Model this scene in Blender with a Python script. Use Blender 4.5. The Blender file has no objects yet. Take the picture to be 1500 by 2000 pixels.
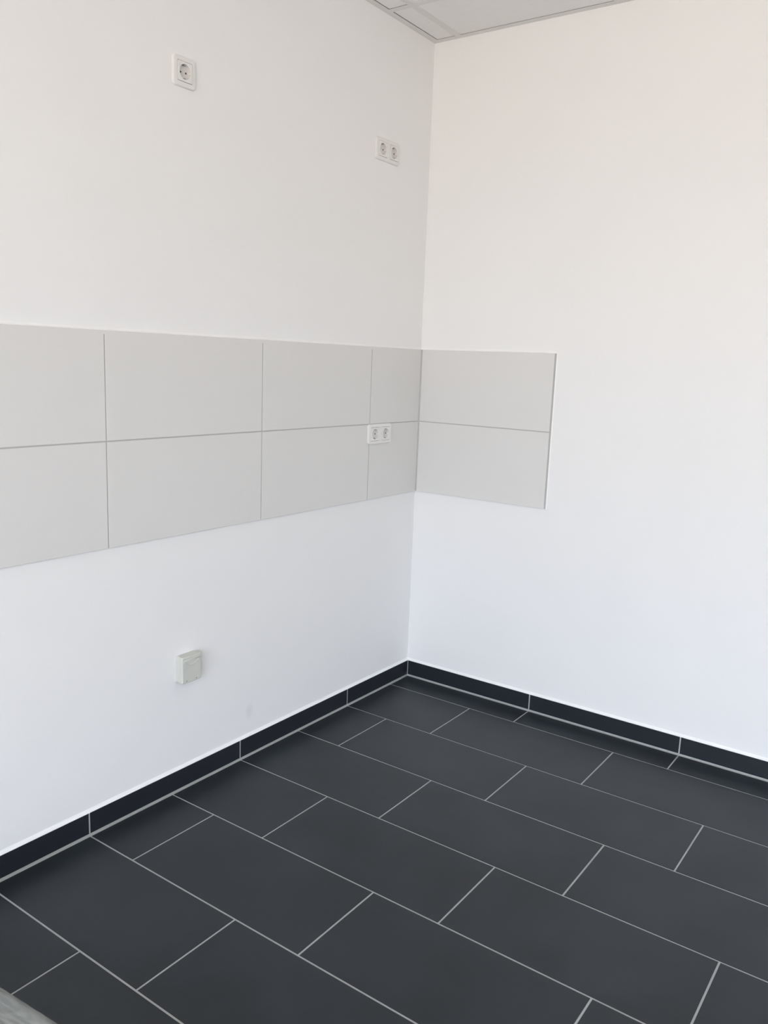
import bpy, bmesh, math, random
from mathutils import Matrix, Vector, noise
random.seed(4)
scene = bpy.context.scene
C = scene.collection

# ---------------------------------------------------------------- camera
cd = bpy.data.cameras.new('camera')
cam = bpy.data.objects.new('camera', cd)
C.objects.link(cam)
right = Vector((0.81423228, 0.57930396, 0.03785113))
down = Vector((0.13378128, -0.12378985, -0.98324902))
fwd = Vector((-0.56491447, 0.80565687, -0.17829371))
m = Matrix((right, -down, -fwd)).transposed().to_4x4()
m.translation = Vector((1.92089, -2.96400, 1.37112))
cam.matrix_world = m
cd.sensor_fit = 'VERTICAL'
cd.sensor_height = 36.0
cd.lens = 1624.55 / 2000 * 36.0
cd.clip_start = 0.02
scene.camera = cam

# ---------------------------------------------------------------- world and exposure
SKY, GROUND, EXPO = 12.1, 10.2, 0.0
SKY_COL, GROUND_COL = (0.91, 1.03, 1.23), (1.05, 0.95, 0.86)
scene.view_settings.view_transform = 'Standard'
scene.view_settings.look = 'None'
scene.view_settings.gamma = 1.0
scene.view_settings.use_curve_mapping = False
scene.view_settings.exposure = EXPO
w = bpy.data.worlds.new('world')
scene.world = w
w.use_nodes = True
nt = w.node_tree
nt.nodes.clear()
wo = nt.nodes.new('ShaderNodeOutputWorld')
bg = nt.nodes.new('ShaderNodeBackground')
tc = nt.nodes.new('ShaderNodeTexCoord')
sx = nt.nodes.new('ShaderNodeSeparateXYZ')
mr = nt.nodes.new('ShaderNodeMapRange')
mr.inputs['From Min'].default_value = -0.04
mr.inputs['From Max'].default_value = 0.10
mx = nt.nodes.new('ShaderNodeMix')
mx.data_type = 'RGBA'
mx.inputs[6].default_value = tuple(c * GROUND for c in GROUND_COL) + (1,)
mx.inputs[7].default_value = tuple(c * SKY for c in SKY_COL) + (1,)
nt.links.new(tc.outputs['Generated'], sx.inputs[0])
nt.links.new(sx.outputs['Z'], mr.inputs['Value'])
nt.links.new(mr.outputs[0], mx.inputs[0])
nt.links.new(mx.outputs[2], bg.inputs['Color'])
nt.links.new(bg.outputs[0], wo.inputs['Surface'])

# room dimensions (left wall x=0, right wall y=0, floor z=0)
RX, RY, RZ, VOID = 5.0, -5.4, 2.6, 2.85
# window openings outside the frame: (wall, from, to, sill, head); 'back' runs along x, 'front' along y
WINDOWS = [('back', 1.15, 2.6, 0.05, 2.3), ('back', 2.85, 4.85, 0.05, 2.3), ('front', -1.05, -0.70, 0.05, 2.2)]  # narrow front opening is unseen, added to brighten the left wall near the corner


for wall_, a_, b_, z0_, z1_ in WINDOWS:
    l = bpy.data.lights.new('daylight_portal', 'AREA')
    l.shape = 'RECTANGLE'
    l.size, l.size_y = b_ - a_, z1_ - z0_
    l.cycles.is_portal = True
    o = bpy.data.objects.new('daylight_portal', l)
    if wall_ == 'back':
        o.location = ((a_ + b_) / 2, RY - 0.19, (z0_ + z1_) / 2)
        o.rotation_euler = (math.radians(90), 0, 0)
    else:
        o.location = (RX + 0.19, (a_ + b_) / 2, (z0_ + z1_) / 2)
        o.rotation_euler = (math.radians(90), 0, math.radians(90))
    C.objects.link(o)


# ---------------------------------------------------------------- materials
def mat(name, col, rough=0.6, spec=0.5, bump=0.0, bscale=60.0, mottle=0.0, mscale=3.0, metal=0.0, coat=0.0):
    mt = bpy.data.materials.new(name)
    mt.use_nodes = True
    n = mt.node_tree
    p = n.nodes['Principled BSDF']
    p.inputs['Base Color'].default_value = (*col, 1)
    p.inputs['Roughness'].default_value = rough
    p.inputs['Specular IOR Level'].default_value = spec
    p.inputs['Metallic'].default_value = metal
    p.inputs['Coat Weight'].default_value = coat
    t = n.nodes.new('ShaderNodeTexCoord')
    if mottle:
        g = n.nodes.new('ShaderNodeNewGeometry')
        ns = n.nodes.new('ShaderNodeTexNoise')
        ns.inputs['Scale'].default_value = mscale
        ns.inputs['Detail'].default_value = 5
        n.links.new(g.outputs['Position'], ns.inputs['Vector'])
        r = n.nodes.new('ShaderNodeMapRange')
        r.inputs['From Min'].default_value = 0.3
        r.inputs['From Max'].default_value = 0.7
        r.inputs['To Min'].default_value = 1 - mottle
        r.inputs['To Max'].default_value = 1 + mottle
        n.links.new(ns.outputs['Fac'], r.inputs['Value'])
        mul = n.nodes.new('ShaderNodeVectorMath')
        mul.operation = 'SCALE'
        mul.inputs[0].default_value = col
        n.links.new(r.outputs[0], mul.inputs['Scale'])
        n.links.new(mul.outputs[0], p.inputs['Base Color'])
        mt['tint'] = mul.name
    if bump:
        ns = n.nodes.new('ShaderNodeTexNoise')
        ns.inputs['Scale'].default_value = bscale
        ns.inputs['Detail'].default_value = 4
        b = n.nodes.new('ShaderNodeBump')
        b.inputs['Strength'].default_value = bump
        b.inputs['Distance'].default_value = 0.002
        n.links.new(t.outputs['Object'], ns.inputs['Vector'])
        n.links.new(ns.outputs['Fac'], b.inputs['Height'])
        n.links.new(b.outputs[0], p.inputs['Normal'])
    return mt


M = {}
M['paint'] = mat('wall paint', (0.82, 0.82, 0.81), 0.75, 0.25, bump=0.12, bscale=90, mottle=0.006, mscale=1.5)
M['paint_left'] = mat('wall paint with smudge', (0.82, 0.82, 0.81), 0.75, 0.25, bump=0.12, bscale=90, mottle=0.006, mscale=1.5)
M['wall_tile'] = mat('ivory wall tile', (0.685, 0.68, 0.66), 0.32, 0.4, bump=0.02, bscale=20)
M['tile_body'] = mat('tile edge body', (0.40, 0.39, 0.38), 0.8, 0.2)
M['grout_light'] = mat('pale grey grout', (0.45, 0.445, 0.43), 0.9, 0.1, bump=0.2, bscale=300)
M['grout_floor'] = mat('grey floor grout', (0.42, 0.43, 0.43), 0.9, 0.1, bump=0.2, bscale=300)
M['silicone'] = mat('grey silicone', (0.34, 0.35, 0.34), 0.45, 0.4)
M['acrylic'] = mat('white acrylic bead', (0.88, 0.88, 0.87), 0.5, 0.4)
M['floor_tile'] = mat('anthracite floor tile', (0.020, 0.0255, 0.031), 0.38, 0.32, bump=0.05, bscale=120, mottle=0.20, mscale=4.0)
M['skirt_tile'] = mat('anthracite skirting tile', (0.015, 0.018, 0.024), 0.38, 0.5, bump=0.05, bscale=120, mottle=0.08, mscale=3)
M['panel'] = mat('ceiling board', (0.87, 0.865, 0.85), 0.95, 0.1, bump=0.25, bscale=220, mottle=0.01, mscale=30)
M['tee'] = mat('white painted steel tee', (0.74, 0.74, 0.72), 0.4, 0.4)
M['void'] = mat('dark ceiling void', (0.05, 0.05, 0.05), 0.9, 0.1)
M['plastic'] = mat('white socket plastic', (0.75, 0.745, 0.725), 0.28, 0.5)
M['well'] = mat('socket well plastic', (0.66, 0.64, 0.62), 0.35, 0.5)
M['hole'] = mat('socket hole', (0.06, 0.055, 0.05), 0.6, 0.2)
M['metal'] = mat('steel contact', (0.45, 0.43, 0.40), 0.35, 0.5, metal=1.0)
M['cream'] = mat('cream surface outlet plastic', (0.60, 0.605, 0.55), 0.4, 0.5)
M['cream_dark'] = mat('outlet screw', (0.34, 0.34, 0.31), 0.4, 0.5)
M['frame'] = mat('white window frame', (0.82, 0.82, 0.82), 0.35, 0.5)
M['board'] = mat('grey board pack', (0.20, 0.205, 0.20), 0.7, 0.3, mottle=0.05, mscale=8)

# faint rubbed smudge low on the left wall, a stain with a shape of its own
n = M['paint_left'].node_tree
mul = n.nodes[M['paint_left']['tint']]
g = n.nodes.new('ShaderNodeNewGeometry')
sub = n.nodes.new('ShaderNodeVectorMath'); sub.operation = 'SUBTRACT'
sub.inputs[1].default_value = (0, -0.993, 0.158)
n.links.new(g.outputs['Position'], sub.inputs[0])
mp = n.nodes.new('ShaderNodeMapping'); mp.inputs['Rotation'].default_value = (math.radians(-35), 0, 0)
mp.inputs['Scale'].default_value = (1, 42, 26)
n.links.new(sub.outputs[0], mp.inputs['Vector'])
ln = n.nodes.new('ShaderNodeVectorMath'); ln.operation = 'LENGTH'
n.links.new(mp.outputs[0], ln.inputs[0])
r = n.nodes.new('ShaderNodeMapRange'); r.interpolation_type = 'SMOOTHSTEP'
r.inputs['From Min'].default_value = 0.0; r.inputs['From Max'].default_value = 1.1
r.inputs['To Min'].default_value = 0.91; r.inputs['To Max'].default_value = 1.0
n.links.new(ln.outputs['Value'], r.inputs['Value'])
sc = n.nodes.new('ShaderNodeVectorMath'); sc.operation = 'SCALE'
n.links.new(mul.outputs[0], sc.inputs[0]); n.links.new(r.outputs[0], sc.inputs['Scale'])
n.links.new(sc.outputs[0], n.nodes['Principled BSDF'].inputs['Base Color'])

# clear pane and polythene film
def film(name, col, tmix, rough, bump=0.0):
    mt = bpy.data.materials.new(name)
    mt.use_nodes = True
    n = mt.node_tree
    p = n.nodes['Principled BSDF']
    o = n.nodes['Material Output']
    p.inputs['Base Color'].default_value = (*col, 1)
    p.inputs['Roughness'].default_value = rough
    t = n.nodes.new('ShaderNodeBsdfTransparent')
    mix = n.nodes.new('ShaderNodeMixShader')
    mix.inputs[0].default_value = tmix
    n.links.new(t.outputs[0], mix.inputs[1])
    n.links.new(p.outputs[0], mix.inputs[2])
    n.links.new(mix.outputs[0], o.inputs['Surface'])
    if bump:
        tc = n.nodes.new('ShaderNodeTexCoord')
        mp = n.nodes.new('ShaderNodeMapping')
        mp.inputs['Rotation'].default_value = (0, 0, 0.5)
        mp.inputs['Scale'].default_value = (2, 9, 4)
        ns = n.nodes.new('ShaderNodeTexNoise')
        ns.inputs['Scale'].default_value = 2.5
        ns.inputs['Detail'].default_value = 3
        ns.inputs['Distortion'].default_value = 0.8
        b = n.nodes.new('ShaderNodeBump')
        b.inputs['Strength'].default_value = bump
        b.inputs['Distance'].default_value = 0.03
        n.links.new(tc.outputs['Object'], mp.inputs[0])
        n.links.new(mp.outputs[0], ns.inputs['Vector'])
        n.links.new(ns.outputs['Fac'], b.inputs['Height'])
        n.links.new(b.outputs[0], p.inputs['Normal'])
        # stretched noise varies the film's opacity in streaks
        m2 = n.nodes.new('ShaderNodeMapping')
        m2.inputs['Rotation'].default_value = (0, 0, 0.62)
        m2.inputs['Scale'].default_value = (1.6, 12, 4)
        n2 = n.nodes.new('ShaderNodeTexNoise')
        n2.inputs['Scale'].default_value = 2.2
        n2.inputs['Detail'].default_value = 4
        n2.inputs['Distortion'].default_value = 1.2
        r2 = n.nodes.new('ShaderNodeMapRange')
        r2.inputs['From Min'].default_value = 0.40
        r2.inputs['From Max'].default_value = 0.66
        r2.inputs['To Min'].default_value = 0.36
        r2.inputs['To Max'].default_value = 0.92
        n.links.new(tc.outputs['Object'], m2.inputs[0])
        n.links.new(m2.outputs[0], n2.inputs['Vector'])
        n.links.new(n2.outputs['Fac'], r2.inputs['Value'])
        n.links.new(r2.outputs[0], mix.inputs[0])
    return mt


M['glass'] = film('window glass', (1, 1, 1), 0.06, 0.02)
M['film'] = film('milky polythene film', (0.34, 0.355, 0.335), 0.55, 0.25, bump=0.6)


# ---------------------------------------------------------------- mesh helpers
def finish(name, bm, material, parent=None, smooth=False):
    bmesh.ops.recalc_face_normals(bm, faces=bm.faces)
    me = bpy.data.meshes.new(name)
    bm.to_mesh(me)
    bm.free()
    me.materials.append(material)
    if smooth:
        for p in me.polygons:
            p.use_smooth = True
    o = bpy.data.objects.new(name, me)
    C.objects.link(o)
    o.parent = parent
    return o


def bx(bm, x0, x1, y0, y1, z0, z1):
    v = [bm.verts.new((x, y, z)) for x in (x0, x1) for y in (y0, y1) for z in (z0, z1)]
    for f in ((0, 1, 3, 2), (4, 6, 7, 5), (0, 4, 5, 1), (2, 3, 7, 6), (0, 2, 6, 4), (1, 5, 7, 3)):
        bm.faces.new([v[i] for i in f])


def box(name, x0, x1, y0, y1, z0, z1, material, parent=None, bev=0.0, seg=1):
    bm = bmesh.new()
    bx(bm, x0, x1, y0, y1, z0, z1)
    if bev:
        bmesh.ops.bevel(bm, geom=bm.edges[:], offset=bev, segments=seg, profile=0.5, affect='EDGES')
    return finish(name, bm, material, parent)


_tiles = {}


def tile(w_, h_, d, cham, material, parent, matrix, name='tile', body=None):
    """a slab w x h in its own xy plane, back at z=0, face at z=d with a fine arris; alike pieces share mesh data"""
    key = (round(w_, 5), round(h_, 5), round(d, 5), material.name)
    if key not in _tiles:
        bm = bmesh.new()
        rings = []
        for (i, z) in ((0, 0), (0, d - cham), (cham, d)):
            rings.append([bm.verts.new((sx_ * (w_ / 2 - i), sy_ * (h_ / 2 - i), z)) for sx_, sy_ in ((-1, -1), (1, -1), (1, 1), (-1, 1))])
        bm.faces.new(rings[0][::-1])
        for a, b in zip(rings, rings[1:]):
            for k in range(4):
                bm.faces.new((a[k], a[(k + 1) % 4], b[(k + 1) % 4], b[k]))
        bm.faces.new(rings[2])
        me = bpy.data.meshes.new(name)
        bm.to_mesh(me)
        bm.free()
        me.materials.append(material)
        if body:
            me.materials.append(body)
            for p in me.polygons:
                if abs(p.normal.z) < 0.3:
                    p.material_index = 1
        _tiles[key] = me
    o = bpy.data.objects.new(name, _tiles[key])
    C.objects.link(o)
    o.parent = parent
    o.matrix_local = matrix
    return o


def struct(o, label=None):
    o['kind'] = 'structure'
    if label:
        o['label'] = label
    return o


def thing(name, label, cat, loc=(0, 0, 0), group=None):
    o = bpy.data.objects.new(name, None)
    o.empty_display_size = 0.05
    C.objects.link(o)
    o.location = loc
    o['label'] = label
    o['category'] = cat
    if group:
        o['group'] = group
    return o


def prism(name, prof, a, b, axis, material, parent=None, smooth=False):
    """extrude a closed profile. axis 'y': prof=(x,z); axis 'x': prof=(y,z); axis 'z': prof=(x,y)"""
    bm = bmesh.new()
    def P(u, v, t):
        return {'y': (u, t, v), 'x': (t, u, v), 'z': (u, v, t)}[axis]
    A = [bm.verts.new(P(u, v, a)) for u, v in prof]
    B = [bm.verts.new(P(u, v, b)) for u, v in prof]
    bm.faces.new(A)
    bm.faces.new(B[::-1])
    for k in range(len(prof)):
        q = (k + 1) % len(prof)
        bm.faces.new((A[k], B[k], B[q], A[q]))
    return finish(name, bm, material, parent, smooth)


# ---------------------------------------------------------------- room shell
wl = struct(box('wall_left', -0.2, 0, RY - 0.2, 0.2, -0.1, VOID, M['paint_left']), 'white painted wall on the left with the long row of tiles')
wr = struct(box('wall_right', 0, RX, 0, 0.2, -0.1, VOID, M['paint']), 'white painted wall on the right behind the dark tiled floor')


def wall_with_windows(name, wall_, a0, a1):
    """a wall slab with its window openings; returns the wall, and builds window_n with frame, mullion, panes and sill"""
    def P(bm, a, b, d0, d1, z0, z1):       # d: depth outwards from the inner face
        if b - a < 1e-4 or z1 - z0 < 1e-4:
            return
        if wall_ == 'back':
            bx(bm, a, b, RY - d1, RY - d0, z0, z1)
        else:
            bx(bm, RX + d0, RX + d1, a, b, z0, z1)
    ws = sorted(q for q in WINDOWS if q[0] == wall_)
    bm = bmesh.new()
    cur = a0
    for _, a, b, z0, z1 in ws:
        P(bm, cur, a, 0, 0.2, -0.1, VOID)
        P(bm, a, b, 0, 0.2, -0.1, z0)
        P(bm, a, b, 0, 0.2, z1, VOID)
        cur = b
    P(bm, cur, a1, 0, 0.2, -0.1, VOID)
    wall = struct(finish(name, bm, M['paint']))
    for _, a, b, z0, z1 in ws:
        wall_with_windows.n += 1
        bm = bmesh.new()
        P(bm, a, a + 0.06, 0.07, 0.14, z0, z1)
        P(bm, b - 0.06, b, 0.07, 0.14, z0, z1)
        P(bm, a + 0.06, b - 0.06, 0.07, 0.14, z0, z0 + 0.06)
        P(bm, a + 0.06, b - 0.06, 0.07, 0.14, z1 - 0.06, z1)
        win = struct(finish('window_%d' % wall_with_windows.n, bm, M['frame']))
        xm = (a + b) / 2
        bm = bmesh.new(); P(bm, xm - 0.04, xm + 0.04, 0.07, 0.14, z0 + 0.06, z1 - 0.06)
        finish('mullion', bm, M['frame'], win)
        for c, d in ((a + 0.06, xm - 0.04), (xm + 0.04, b - 0.06)):
            bm = bmesh.new(); P(bm, c, d, 0.104, 0.108, z0 + 0.06, z1 - 0.06)
            finish('pane', bm, M['glass'], win)
        bm = bmesh.new(); P(bm, a, b, -0.03, 0.07, z0, z0 + 0.02)
        finish('window_sill', bm, M['frame'], win)
    return wall


wall_with_windows.n = 0
wf = wall_with_windows('wall_front', 'front', RY - 0.2, 0.2)
wb = wall_with_windows('wall_back', 'back', 0, RX)

# ---------------------------------------------------------------- floor
J = 0.0050
TH = 0.0093          # skirting thickness
BH = 0.0699          # skirting height
fl = struct(box('floor', 0, RX, RY, 0, -0.1, -0.0012, M['grout_floor']), 'dark anthracite tiled floor with pale grey joints')
Y0 = 0.1442
first = [0.6011, 0.4042, 0.2022, 0.5985, 0.3973, 0.1983, 0.5935, 0.3935, 0.194, 0.590, 0.390, 0.190, 0.587, 0.387, 0.187, 0.584, 0.384, 0.184, 0.581, 0.381, 0.181]
FT = 0.0092
for row in range(19):
    ya = -0.004 if row == 0 else -(Y0 + 0.3 * (row - 1)) - J / 2
    yb = max(-(Y0 + 0.3 * row) + J / 2, RY + 0.002)
    if ya - yb < 0.02:
        continue
    xs = [0.004 - J / 2]
    k = 0
    while first[row] + 0.6 * k < RX - 0.05:
        xs.append(first[row] + 0.6 * k)
        k += 1
    xs.append(RX - 0.002 + J / 2)
    for a, b in zip(xs, xs[1:]):
        w_, h_ = b - a - J, ya - yb
        rz = math.pi if random.random() < 0.5 else 0
        tile(w_, h_, FT, 0.0007, M['floor_tile'], fl,
             Matrix.Translation(((a + b) / 2, (ya + yb) / 2, -FT + random.uniform(-0.0001, 0.0001))) @ Matrix.Rotation(rz, 4, 'Z'))

# ---------------------------------------------------------------- tiled skirting
Rl = Matrix(((0, 0, 1), (1, 0, 0), (0, 1, 0))).to_4x4()      # tile plane -> left wall (face towards +x)
Rr = Matrix(((1, 0, 0), (0, 0, -1), (0, 1, 0))).to_4x4()     # tile plane -> right wall (face towards -y)
G = 0.0060                                                    # gap above the floor
bl = struct(box('baseboard_left', 0, TH - 0.0012, RY, 0, -0.0005, BH - 0.0005, M['grout_floor']), 'dark tiled skirting along the left wall')
ys = [-TH] + [-(Y0 + 0.3 * k) for k in range(1, 20, 2) if Y0 + 0.3 * k < -RY] + [RY]
for a, b in zip(ys, ys[1:]):
    ja = 0.002 if a == -TH else J / 2
    tile((a - ja) - (b + J / 2), BH - G, 0.0078, 0.0007, M['skirt_tile'], bl,
         Matrix.Translation((TH - 0.0078, ((a - ja) + (b + J / 2)) / 2, (BH + G) / 2)) @ Rl)
br = struct(box('baseboard_right', TH, RX, -TH + 0.0012, 0, -0.0005, BH - 0.0005, M['grout_floor']), 'dark tiled skirting along the right wall')
xs = [TH] + [0.6011 + 0.6 * k for k in range(8) if 0.6011 + 0.6 * k < RX - 0.05] + [RX]
for a, b in zip(xs, xs[1:]):
    ja = 0.002 if a == TH else J / 2
    tile((b - J / 2) - (a + ja), BH - G, 0.0078, 0.0007, M['skirt_tile'], br,
         Matrix.Translation((((a + ja) + (b - J / 2)) / 2, -TH + 0.0078, (BH + G) / 2)) @ Rr)
# grey silicone joint between skirting and floor; white acrylic bead on top of it
s = 0.0050
prism('sealant_joint', [(TH - 0.003, -0.001), (TH + s, -0.001), (TH + s, 0.0004), (TH + 0.0014, 0.0022), (TH + 0.0002, G + 0.0006), (TH - 0.003, G + 0.0006)], RY, -TH, 'y', M['silicone'], bl)
prism('sealant_joint', [(-TH + 0.003, -0.001), (-TH - s, -0.001), (-TH - s, 0.0004), (-TH - 0.0014, 0.0022), (-TH - 0.0002, G + 0.0006), (-TH + 0.003, G + 0.0006)], TH, RX, 'x', M['silicone'], br)
prism('acrylic_bead', [(0, BH - 0.0005), (TH - 0.0006, BH - 0.0005), (TH - 0.0012, BH + 0.0012), (0.003, BH + 0.004), (0.001, BH + 0.0085), (0, BH + 0.0090)], RY, -0.0, 'y', M['acrylic'], bl)
prism('acrylic_bead', [(0, BH - 0.0005), (-TH + 0.0006, BH - 0.0005), (-TH + 0.0012, BH + 0.0012), (-0.003, BH + 0.004), (-0.001, BH + 0.0085), (0, BH + 0.0090)], 0.0, RX, 'x', M['acrylic'], br)

# ---------------------------------------------------------------- suspended ceiling
ce = struct(box('ceiling', 0, RX, RY, 0, VOID - 0.05, VOID, M['void']), 'white suspended ceiling of boards in a steel grid')
FW, FZ = 0.0245, 0.0012
MX = [0.107 + 0.625 * k for k in range(9) if 0.107 + 0.625 * k < RX - 0.05]
CY = [-0.3265 - 0.625 * k for k in range(9) if -0.3265 - 0.625 * k > RY + 0.05]
WA = 0.0262
bm = bmesh.new(); bx(bm, 0, WA, RY, 0, RZ, RZ + FZ); bx(bm, 0, 0.001, RY, 0, RZ + FZ, RZ + 0.022)
finish('wall_angle', bm, M['tee'], ce)
bm = bmesh.new(); bx(bm, WA, RX - WA, -WA, 0, RZ, RZ + FZ); bx(bm, WA, RX - WA, -0.001, 0, RZ + FZ, RZ + 0.022)
finish('wall_angle', bm, M['tee'], ce)
bm = bmesh.new(); bx(bm, RX - WA, RX, RY, 0, RZ, RZ + FZ)
finish('wall_angle', bm, M['tee'], ce)
bm = bmesh.new(); bx(bm, WA, RX - WA, RY, RY + WA, RZ, RZ + FZ)
finish('wall_angle', bm, M['tee'], ce)
for x in MX:
    bm = bmesh.new()
    bx(bm, x, x + FW, RY + WA, -WA, RZ - 0.0004, RZ + FZ)
    bx(bm, x + FW / 2 - 0.001, x + FW / 2 + 0.001, RY + WA, -WA, RZ + FZ, RZ + 0.035)
    finish('main_tee', bm, M['tee'], ce)
xe = [(WA, MX[0])] + [(a + FW, b) for a, b in zip(MX, MX[1:])] + [(MX[-1] + FW, RX - WA)]
ye = [(-WA, CY[0])] + [(a - FW, b) for a, b in zip(CY, CY[1:])] + [(CY[-1] - FW, RY + WA)]
for y in CY:
    for a, b in xe:
        bm = bmesh.new()
        bx(bm, a, b, y - FW, y, RZ, RZ + FZ)
        bx(bm, a, b, y - FW / 2 - 0.001, y - FW / 2 + 0.001, RZ + FZ, RZ + 0.03)
        finish('cross_tee', bm, M['tee'], ce)
for i, (a, b) in enumerate(xe):
    for j, (c, d) in enumerate(ye):
        e = 0.009
        # boards cut a little short leave the thin dark gaps seen next to the wall angles
        a2 = a + 0.0022 if i == 0 else a - e
        c2 = c - 0.0016 if j == 0 or (i == 0 and j == 1) else c + e
        b2 = b + e
        d2 = d - e
        tile(b2 - a2, c2 - d2, 0.015, 0.0005, M['panel'], ce,
             Matrix.Translation(((a2 + b2) / 2, (c2 + d2) / 2, RZ + FZ + 0.0154)) @ Matrix.Rotation(math.pi, 4, 'X'), name='ceiling_panel')

# ---------------------------------------------------------------- splashback of large wall tiles
S0, S1, S2 = 0.8312, 1.1282, 1.4238
D = 0.0078
JW = 0.0038


spl = thing('wall_tiling', 'long double row of large ivory tiles on the left wall', 'wall tiles', (0, 0, S0))
spr = thing('wall_tiling', 'short block of two large ivory tiles on the right wall beside the corner', 'wall tiles', (0, 0, S0))
cols = [(-D - 0.0022, -0.3543), (-0.3543, -0.9533), (-0.9533, -1.5582), (-1.5582, -2.158), (-2.158, -2.758)]
ROWS = ((S0, S1), (S1, S2))
for i, (a, b) in enumerate(cols):
    a2 = a if i == 0 else a - JW / 2
    b2 = b + JW / 2 if i < len(cols) - 1 else b
    for r_, (z0, z1) in enumerate(ROWS):
        za, zb = (z0, z1 - JW / 2) if r_ == 0 else (z0 + JW / 2, z1)
        tile(a2 - b2, zb - za, D - 0.001, 0.0006, M['wall_tile'], spl,
             Matrix.Translation((0.001, (a2 + b2) / 2, (za + zb) / 2 - S0)) @ Rl, body=M['tile_body'])
box('grout_bed', 0, D - 0.0009, -2.757, -D, 0.0004, S2 - S0 - 0.010, M['grout_light'], spl)
box('top_filler', 0, D - 0.0001, -2.757, -0.0, S2 - S0 - 0.010, S2 - S0 - 0.0003, M['wall_tile'], spl)
prism('corner_sealant', [(0, 0), (D + 0.0055, -D + 0.001), (D + 0.0034, -D - 0.0014), (D + 0.0016, -D - 0.0032), (D - 0.001, -D - 0.0055)], 0.0, S2 - S0, 'z', M['grout_light'], spl)
TR = 0.6073
for r_, (z0, z1) in enumerate(ROWS):
    za, zb = (z0, z1 - JW / 2) if r_ == 0 else (z0 + JW / 2, z1)
    a2, b2 = D + 0.0022, TR - 0.005
    tile(b2 - a2, zb - za, D - 0.001, 0.0006, M['wall_tile'], spr,
         Matrix.Translation(((a2 + b2) / 2, -0.001, (za + zb) / 2 - S0)) @ Rr, body=M['tile_body'])
box('grout_bed', D, TR, -D + 0.0004, 0, 0.0004, S2 - S0 - 0.0004, M['grout_light'], spr)
prism('edge_bead', [(TR - 0.0002, 0), (TR + 0.0045, 0), (TR + 0.0030, -0.0018), (TR - 0.0002, -0.0030)], -0.001, S2 - S0 + 0.002, 'z', M['acrylic'], spr)
prism('top_bead', [(0, S2 - S0 - 0.0003), (D - 0.0012, S2 - S0 - 0.0003), (0.002, S2 - S0 + 0.003), (0, S2 - S0 + 0.006)], -2.757, 0, 'y', M['acrylic'], spl)
prism('top_bead', [(0, S2 - S0 - 0.0003), (-D + 0.0012, S2 - S0 - 0.0003), (-0.002, S2 - S0 + 0.003), (0, S2 - S0 + 0.006)], 0, TR, 'x', M['acrylic'], spr)


# ---------------------------------------------------------------- sockets
def rrect(w_, h_, r_, n_=6):
    pts = []
    for cx, cy, a0 in ((w_ / 2 - r_, h_ / 2 - r_, 0), (-w_ / 2 + r_, h_ / 2 - r_, 90), (-w_ / 2 + r_, -h_ / 2 + r_, 180), (w_ / 2 - r_, -h_ / 2 + r_, 270)):
        for k in range(n_ + 1):
            a = math.radians(a0 + 90 * k / n_)
            pts.append((cx + r_ * math.cos(a), cy + r_ * math.sin(a)))
    return pts


def loft(rings, cap0=True, cap1=True):
    """rings: list of lists of (y,z,x) -> verts at (x,y,z)"""
    bm = bmesh.new()
    R = [[bm.verts.new(p) for p in ring] for ring in rings]
    n_ = len(R[0])
    for a, b in zip(R, R[1:]):
        for k in range(n_):
            bm.faces.new((a[k], a[(k + 1) % n_], b[(k + 1) % n_], b[k]))
    if cap0:
        bm.faces.new(R[0][::-1])
    if cap1:
        bm.faces.new(R[-1])
    return bm


def ring_rr(w_, h_, r_, x, cy=0, cz=0):
    return [(x, cy + u, cz + v) for u, v in rrect(w_, h_, r_)]


def ring_c(rad, x, cy=0, cz=0, n_=28):
    # same vertex count and start angle as a rounded rectangle ring (28)
    out = []
    for q in range(4):
        for k in range(7):
            a = math.radians(90 * q + 90 * k / 6 * 0.999 + (0.05 if k == 0 else 0))
            out.append((x, cy + rad * math.cos(a), cz + rad * math.sin(a)))
    return out


def add_insert(t, cy, x0):
    """one socket insert: square plate with round well, contacts, pin holes"""
    rings = [ring_rr(0.0515, 0.0515, 0.003, x0 + 0.006, cy), ring_rr(0.0515, 0.0515, 0.003, x0 + 0.0098, cy),
             ring_rr(0.0500, 0.0500, 0.003, x0 + 0.0106, cy),
             ring_c(0.0208, x0 + 0.0106, cy), ring_c(0.0198, x0 + 0.0100, cy)]
    ins = finish('socket_insert', loft(rings, False, False), M['plastic'], t)
    rings = [ring_c(0.0198, x0 + 0.0100, cy), ring_c(0.0192, x0 + 0.0010, cy)]
    well = finish('socket_well', loft(rings, False, True), M['well'], ins)
    # earthing clips at top and bottom of the well
    for sg in (-1, 1):
        z = sg * 0.0178
        bm = bmesh.new()
        bx(bm, x0 + 0.0012, x0 + 0.0085, cy - 0.0032, cy + 0.0032, min(z, z - sg * 0.0016), max(z, z - sg * 0.0016))
        finish('earth_clip', bm, M['metal'], ins)
    # pin holes, set horizontally 19 mm apart
    for sg in (-1, 1):
        bm = bmesh.new()
        bmesh.ops.create_cone(bm, cap_ends=True, segments=14, radius1=0.0026, radius2=0.0026, depth=0.0008,
                              matrix=Matrix.Translation((x0 + 0.0013, cy + sg * 0.0095, 0)) @ Matrix.Rotation(math.pi / 2, 4, 'Y'))
        finish('pin_hole', bm, M['hole'], ins)
    # side keys of the well
    for sg in (-1, 1):
        y = cy + sg * 0.0176
        bm = bmesh.new()
        bx(bm, x0 + 0.0012, x0 + 0.0098, min(y, y + sg * 0.0016), max(y, y + sg * 0.0016), -0.0022, 0.0022)
        finish('well_key', bm, M['plastic'], ins)
    return ins


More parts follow.
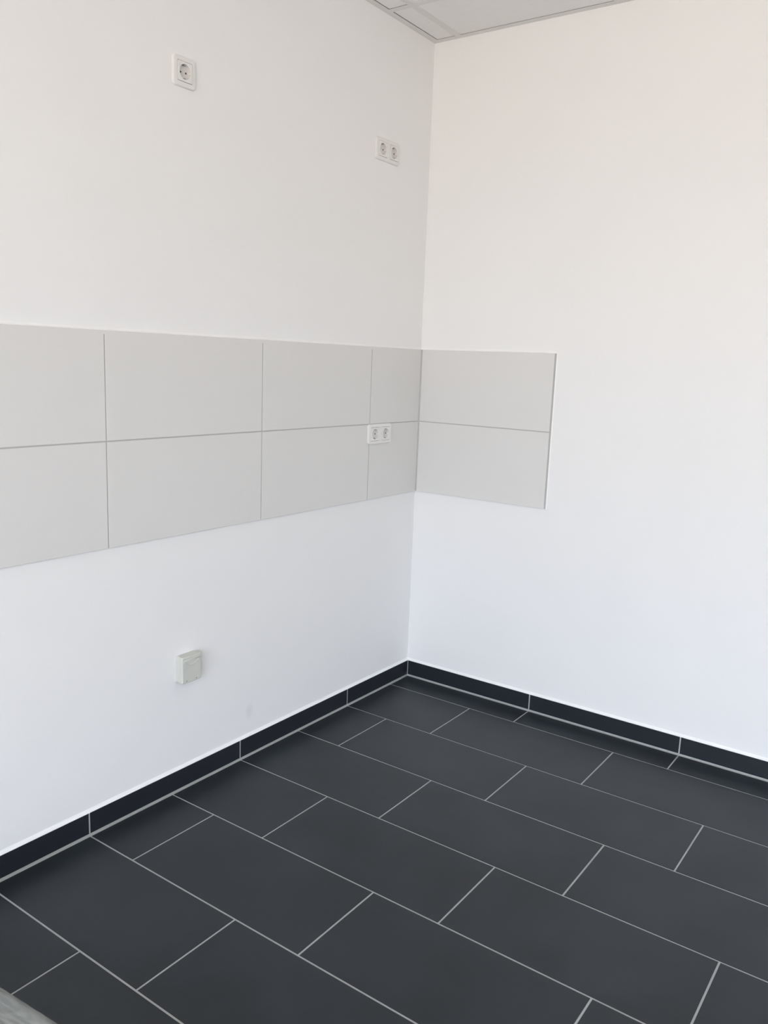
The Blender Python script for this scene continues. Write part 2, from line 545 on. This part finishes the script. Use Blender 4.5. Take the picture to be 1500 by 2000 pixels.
def socket(name, label, n_gang, loc, group=None):
    t = thing(name, label, 'socket', loc, group)
    W = 0.0805 + 0.071 * (n_gang - 1)
    H = 0.0790
    rings = [ring_rr(W, H, 0.0105, 0.0), ring_rr(W, H, 0.0105, 0.0045), ring_rr(W - 0.0015, H - 0.0015, 0.0100, 0.0068),
             ring_rr(W - 0.005, H - 0.005, 0.0085, 0.0082), ring_rr(W - 0.022, H - 0.022, 0.003, 0.0090)]
    bm = loft(rings, True, False)
    edges = [e for e in bm.edges if len(e.link_faces) == 1]
    for k in range(n_gang):          # square openings for the inserts
        cy = (k - (n_gang - 1) / 2) * 0.071
        vs = [bm.verts.new(p) for p in ring_rr(0.0535, 0.0535, 0.003, 0.0090, cy)]
        edges += [bm.edges.new((vs[q], vs[(q + 1) % len(vs)])) for q in range(len(vs))]
        vb = [bm.verts.new((0.0012, v.co.y, v.co.z)) for v in vs]
        for q in range(len(vs)):
            w2 = (q + 1) % len(vs)
            bm.faces.new((vs[q], vs[w2], vb[w2], vb[q]))
    bmesh.ops.triangle_fill(bm, use_beauty=True, edges=edges, normal=(1, 0, 0))
    finish('cover_frame', bm, M['plastic'], t)
    for k in range(n_gang):
        add_insert(t, (k - (n_gang - 1) / 2) * 0.071, 0.0)
    return t


socket('wall_socket', 'white single power socket high on the left wall', 1, (0, -1.2775, 2.137))
socket('double_wall_socket', 'white double power socket high on the left wall near the corner', 2, (0, -0.2965, 2.1395))
socket('double_wall_socket', 'white double power socket mounted on the ivory tiles near the corner', 2, (D, -0.2935, 1.0895))

# surface-mounted outlet with hinged lid
so = thing('surface_outlet', 'cream surface-mounted outlet box with hinged lid low on the left wall', 'socket', (0, -1.280, 0.405))
W, H, DP = 0.076, 0.086, 0.0315
rings = [ring_rr(W, H, 0.006, 0), ring_rr(W, H, 0.006, 0.020)]
finish('housing', loft(rings), M['cream'], so)
rings = [ring_rr(W - 0.001, H - 0.001, 0.0055, 0.020), ring_rr(W + 0.0008, H + 0.0008, 0.006, 0.0208), ring_rr(W + 0.0008, H + 0.0008, 0.006, DP - 0.003),
         ring_rr(W - 0.0012, H - 0.0012, 0.005, DP - 0.0008), ring_rr(W - 0.005, H - 0.005, 0.004, DP)]
lid = finish('hinged_lid', loft(rings), M['cream'], so)


def tube(path, rad, n_=8, bm=None):
    bm = bm or bmesh.new()
    prev = None
    for i, p in enumerate(path):
        p = Vector(p)
        a = Vector(path[max(i - 1, 0)]); b = Vector(path[min(i + 1, len(path) - 1)])
        t_ = (b - a).normalized()
        u = Vector((1, 0, 0)); v = t_.cross(u).normalized()
        ring = [bm.verts.new(p + rad * (math.cos(2 * math.pi * k / n_) * u + math.sin(2 * math.pi * k / n_) * v)) for k in range(n_)]
        if prev:
            for k in range(n_):
                bm.faces.new((prev[k], prev[(k + 1) % n_], ring[(k + 1) % n_], ring[k]))
        else:
            bm.faces.new(ring[::-1])
        prev = ring
    bm.faces.new(prev)
    return bm


bm = tube([(DP, -0.033, 0.031), (DP, 0.033, 0.031)], 0.0016)
path = []
for k in range(17):
    u = -1 + 2 * k / 16
    path.append((DP, u * 0.030, 0.0285 - 0.0135 * (1 - u * u)))
tube(path, 0.0016, bm=bm)
finish('grip_ridge', bm, M['cream'], lid, True)
for y in (-0.021, 0.018):
    bm = bmesh.new()
    bmesh.ops.create_cone(bm, cap_ends=True, segments=14, radius1=0.0024, radius2=0.0022, depth=0.001,
                          matrix=Matrix.Translation((DP + 0.0003, y, -0.035)) @ Matrix.Rotation(math.pi / 2, 4, 'Y'))
    finish('screw', bm, M['cream_dark'], so)

# ---------------------------------------------------------------- film-wrapped pack lying at the lower left edge of the view
pk = thing('film_wrapped_pack', 'flat pack wrapped in milky plastic film lying on the dark tiles at the lower left', 'package', (0.62, -2.424, 0))
pk.rotation_euler = (0, 0, 0.085)
PX0, PX1, PY0, PY1, PH = -0.42, 0.50, -0.24, 0.245, 0.115
box('board_stack', PX0, PX1, PY0, PY1, 0.0, PH - 0.006, M['board'], pk, bev=0.004)
# film: a wrinkled sheet laid over the stack and down its sides
bm = bmesh.new()
NX, NY = 110, 70
mg = 0.16
grid = []
for i in range(NX + 1):
    row = []
    for j in range(NY + 1):
        u = PX0 - mg + (PX1 - PX0 + 2 * mg) * i / NX
        v = PY0 - mg + (PY1 - PY0 + 2 * mg) * j / NY
        x = min(max(u, PX0 - 0.004), PX1 + 0.004)
        y = min(max(v, PY0 - 0.004), PY1 + 0.004)
        ex, ey = abs(u - x), abs(v - y)
        drop = ex + ey
        wv = noise.noise(Vector((u * 5 + v * 3, v * 13 - u * 8, 1.3)))
        w2 = noise.noise(Vector((u * 17 + v * 9, v * 34 - u * 25, 4.1)))
        z = PH + 0.010 * (0.25 - abs(wv)) + 0.004 * (0.2 - abs(w2))
        if drop > 0:
            drop = max(ex, ey)
            z = max(PH - drop, 0.003 + 0.003 * abs(w2))
            out = 0.002 + 0.005 * abs(noise.noise(Vector((u * 9, v * 9, 7)))) * min(1, drop / 0.04)
            over = min(max(0.0, drop - PH), 0.02)
            if ex > 0:
                x += math.copysign((out + over) * ex / drop, u)
            if ey > 0:
                y += math.copysign((out + over) * ey / drop, v)
        row.append(bm.verts.new((x, y, z)))
    grid.append(row)
for i in range(NX):
    for j in range(NY):
        bm.faces.new((grid[i][j], grid[i + 1][j], grid[i + 1][j + 1], grid[i][j + 1]))
finish('plastic_film', bm, M['film'], pk, True)
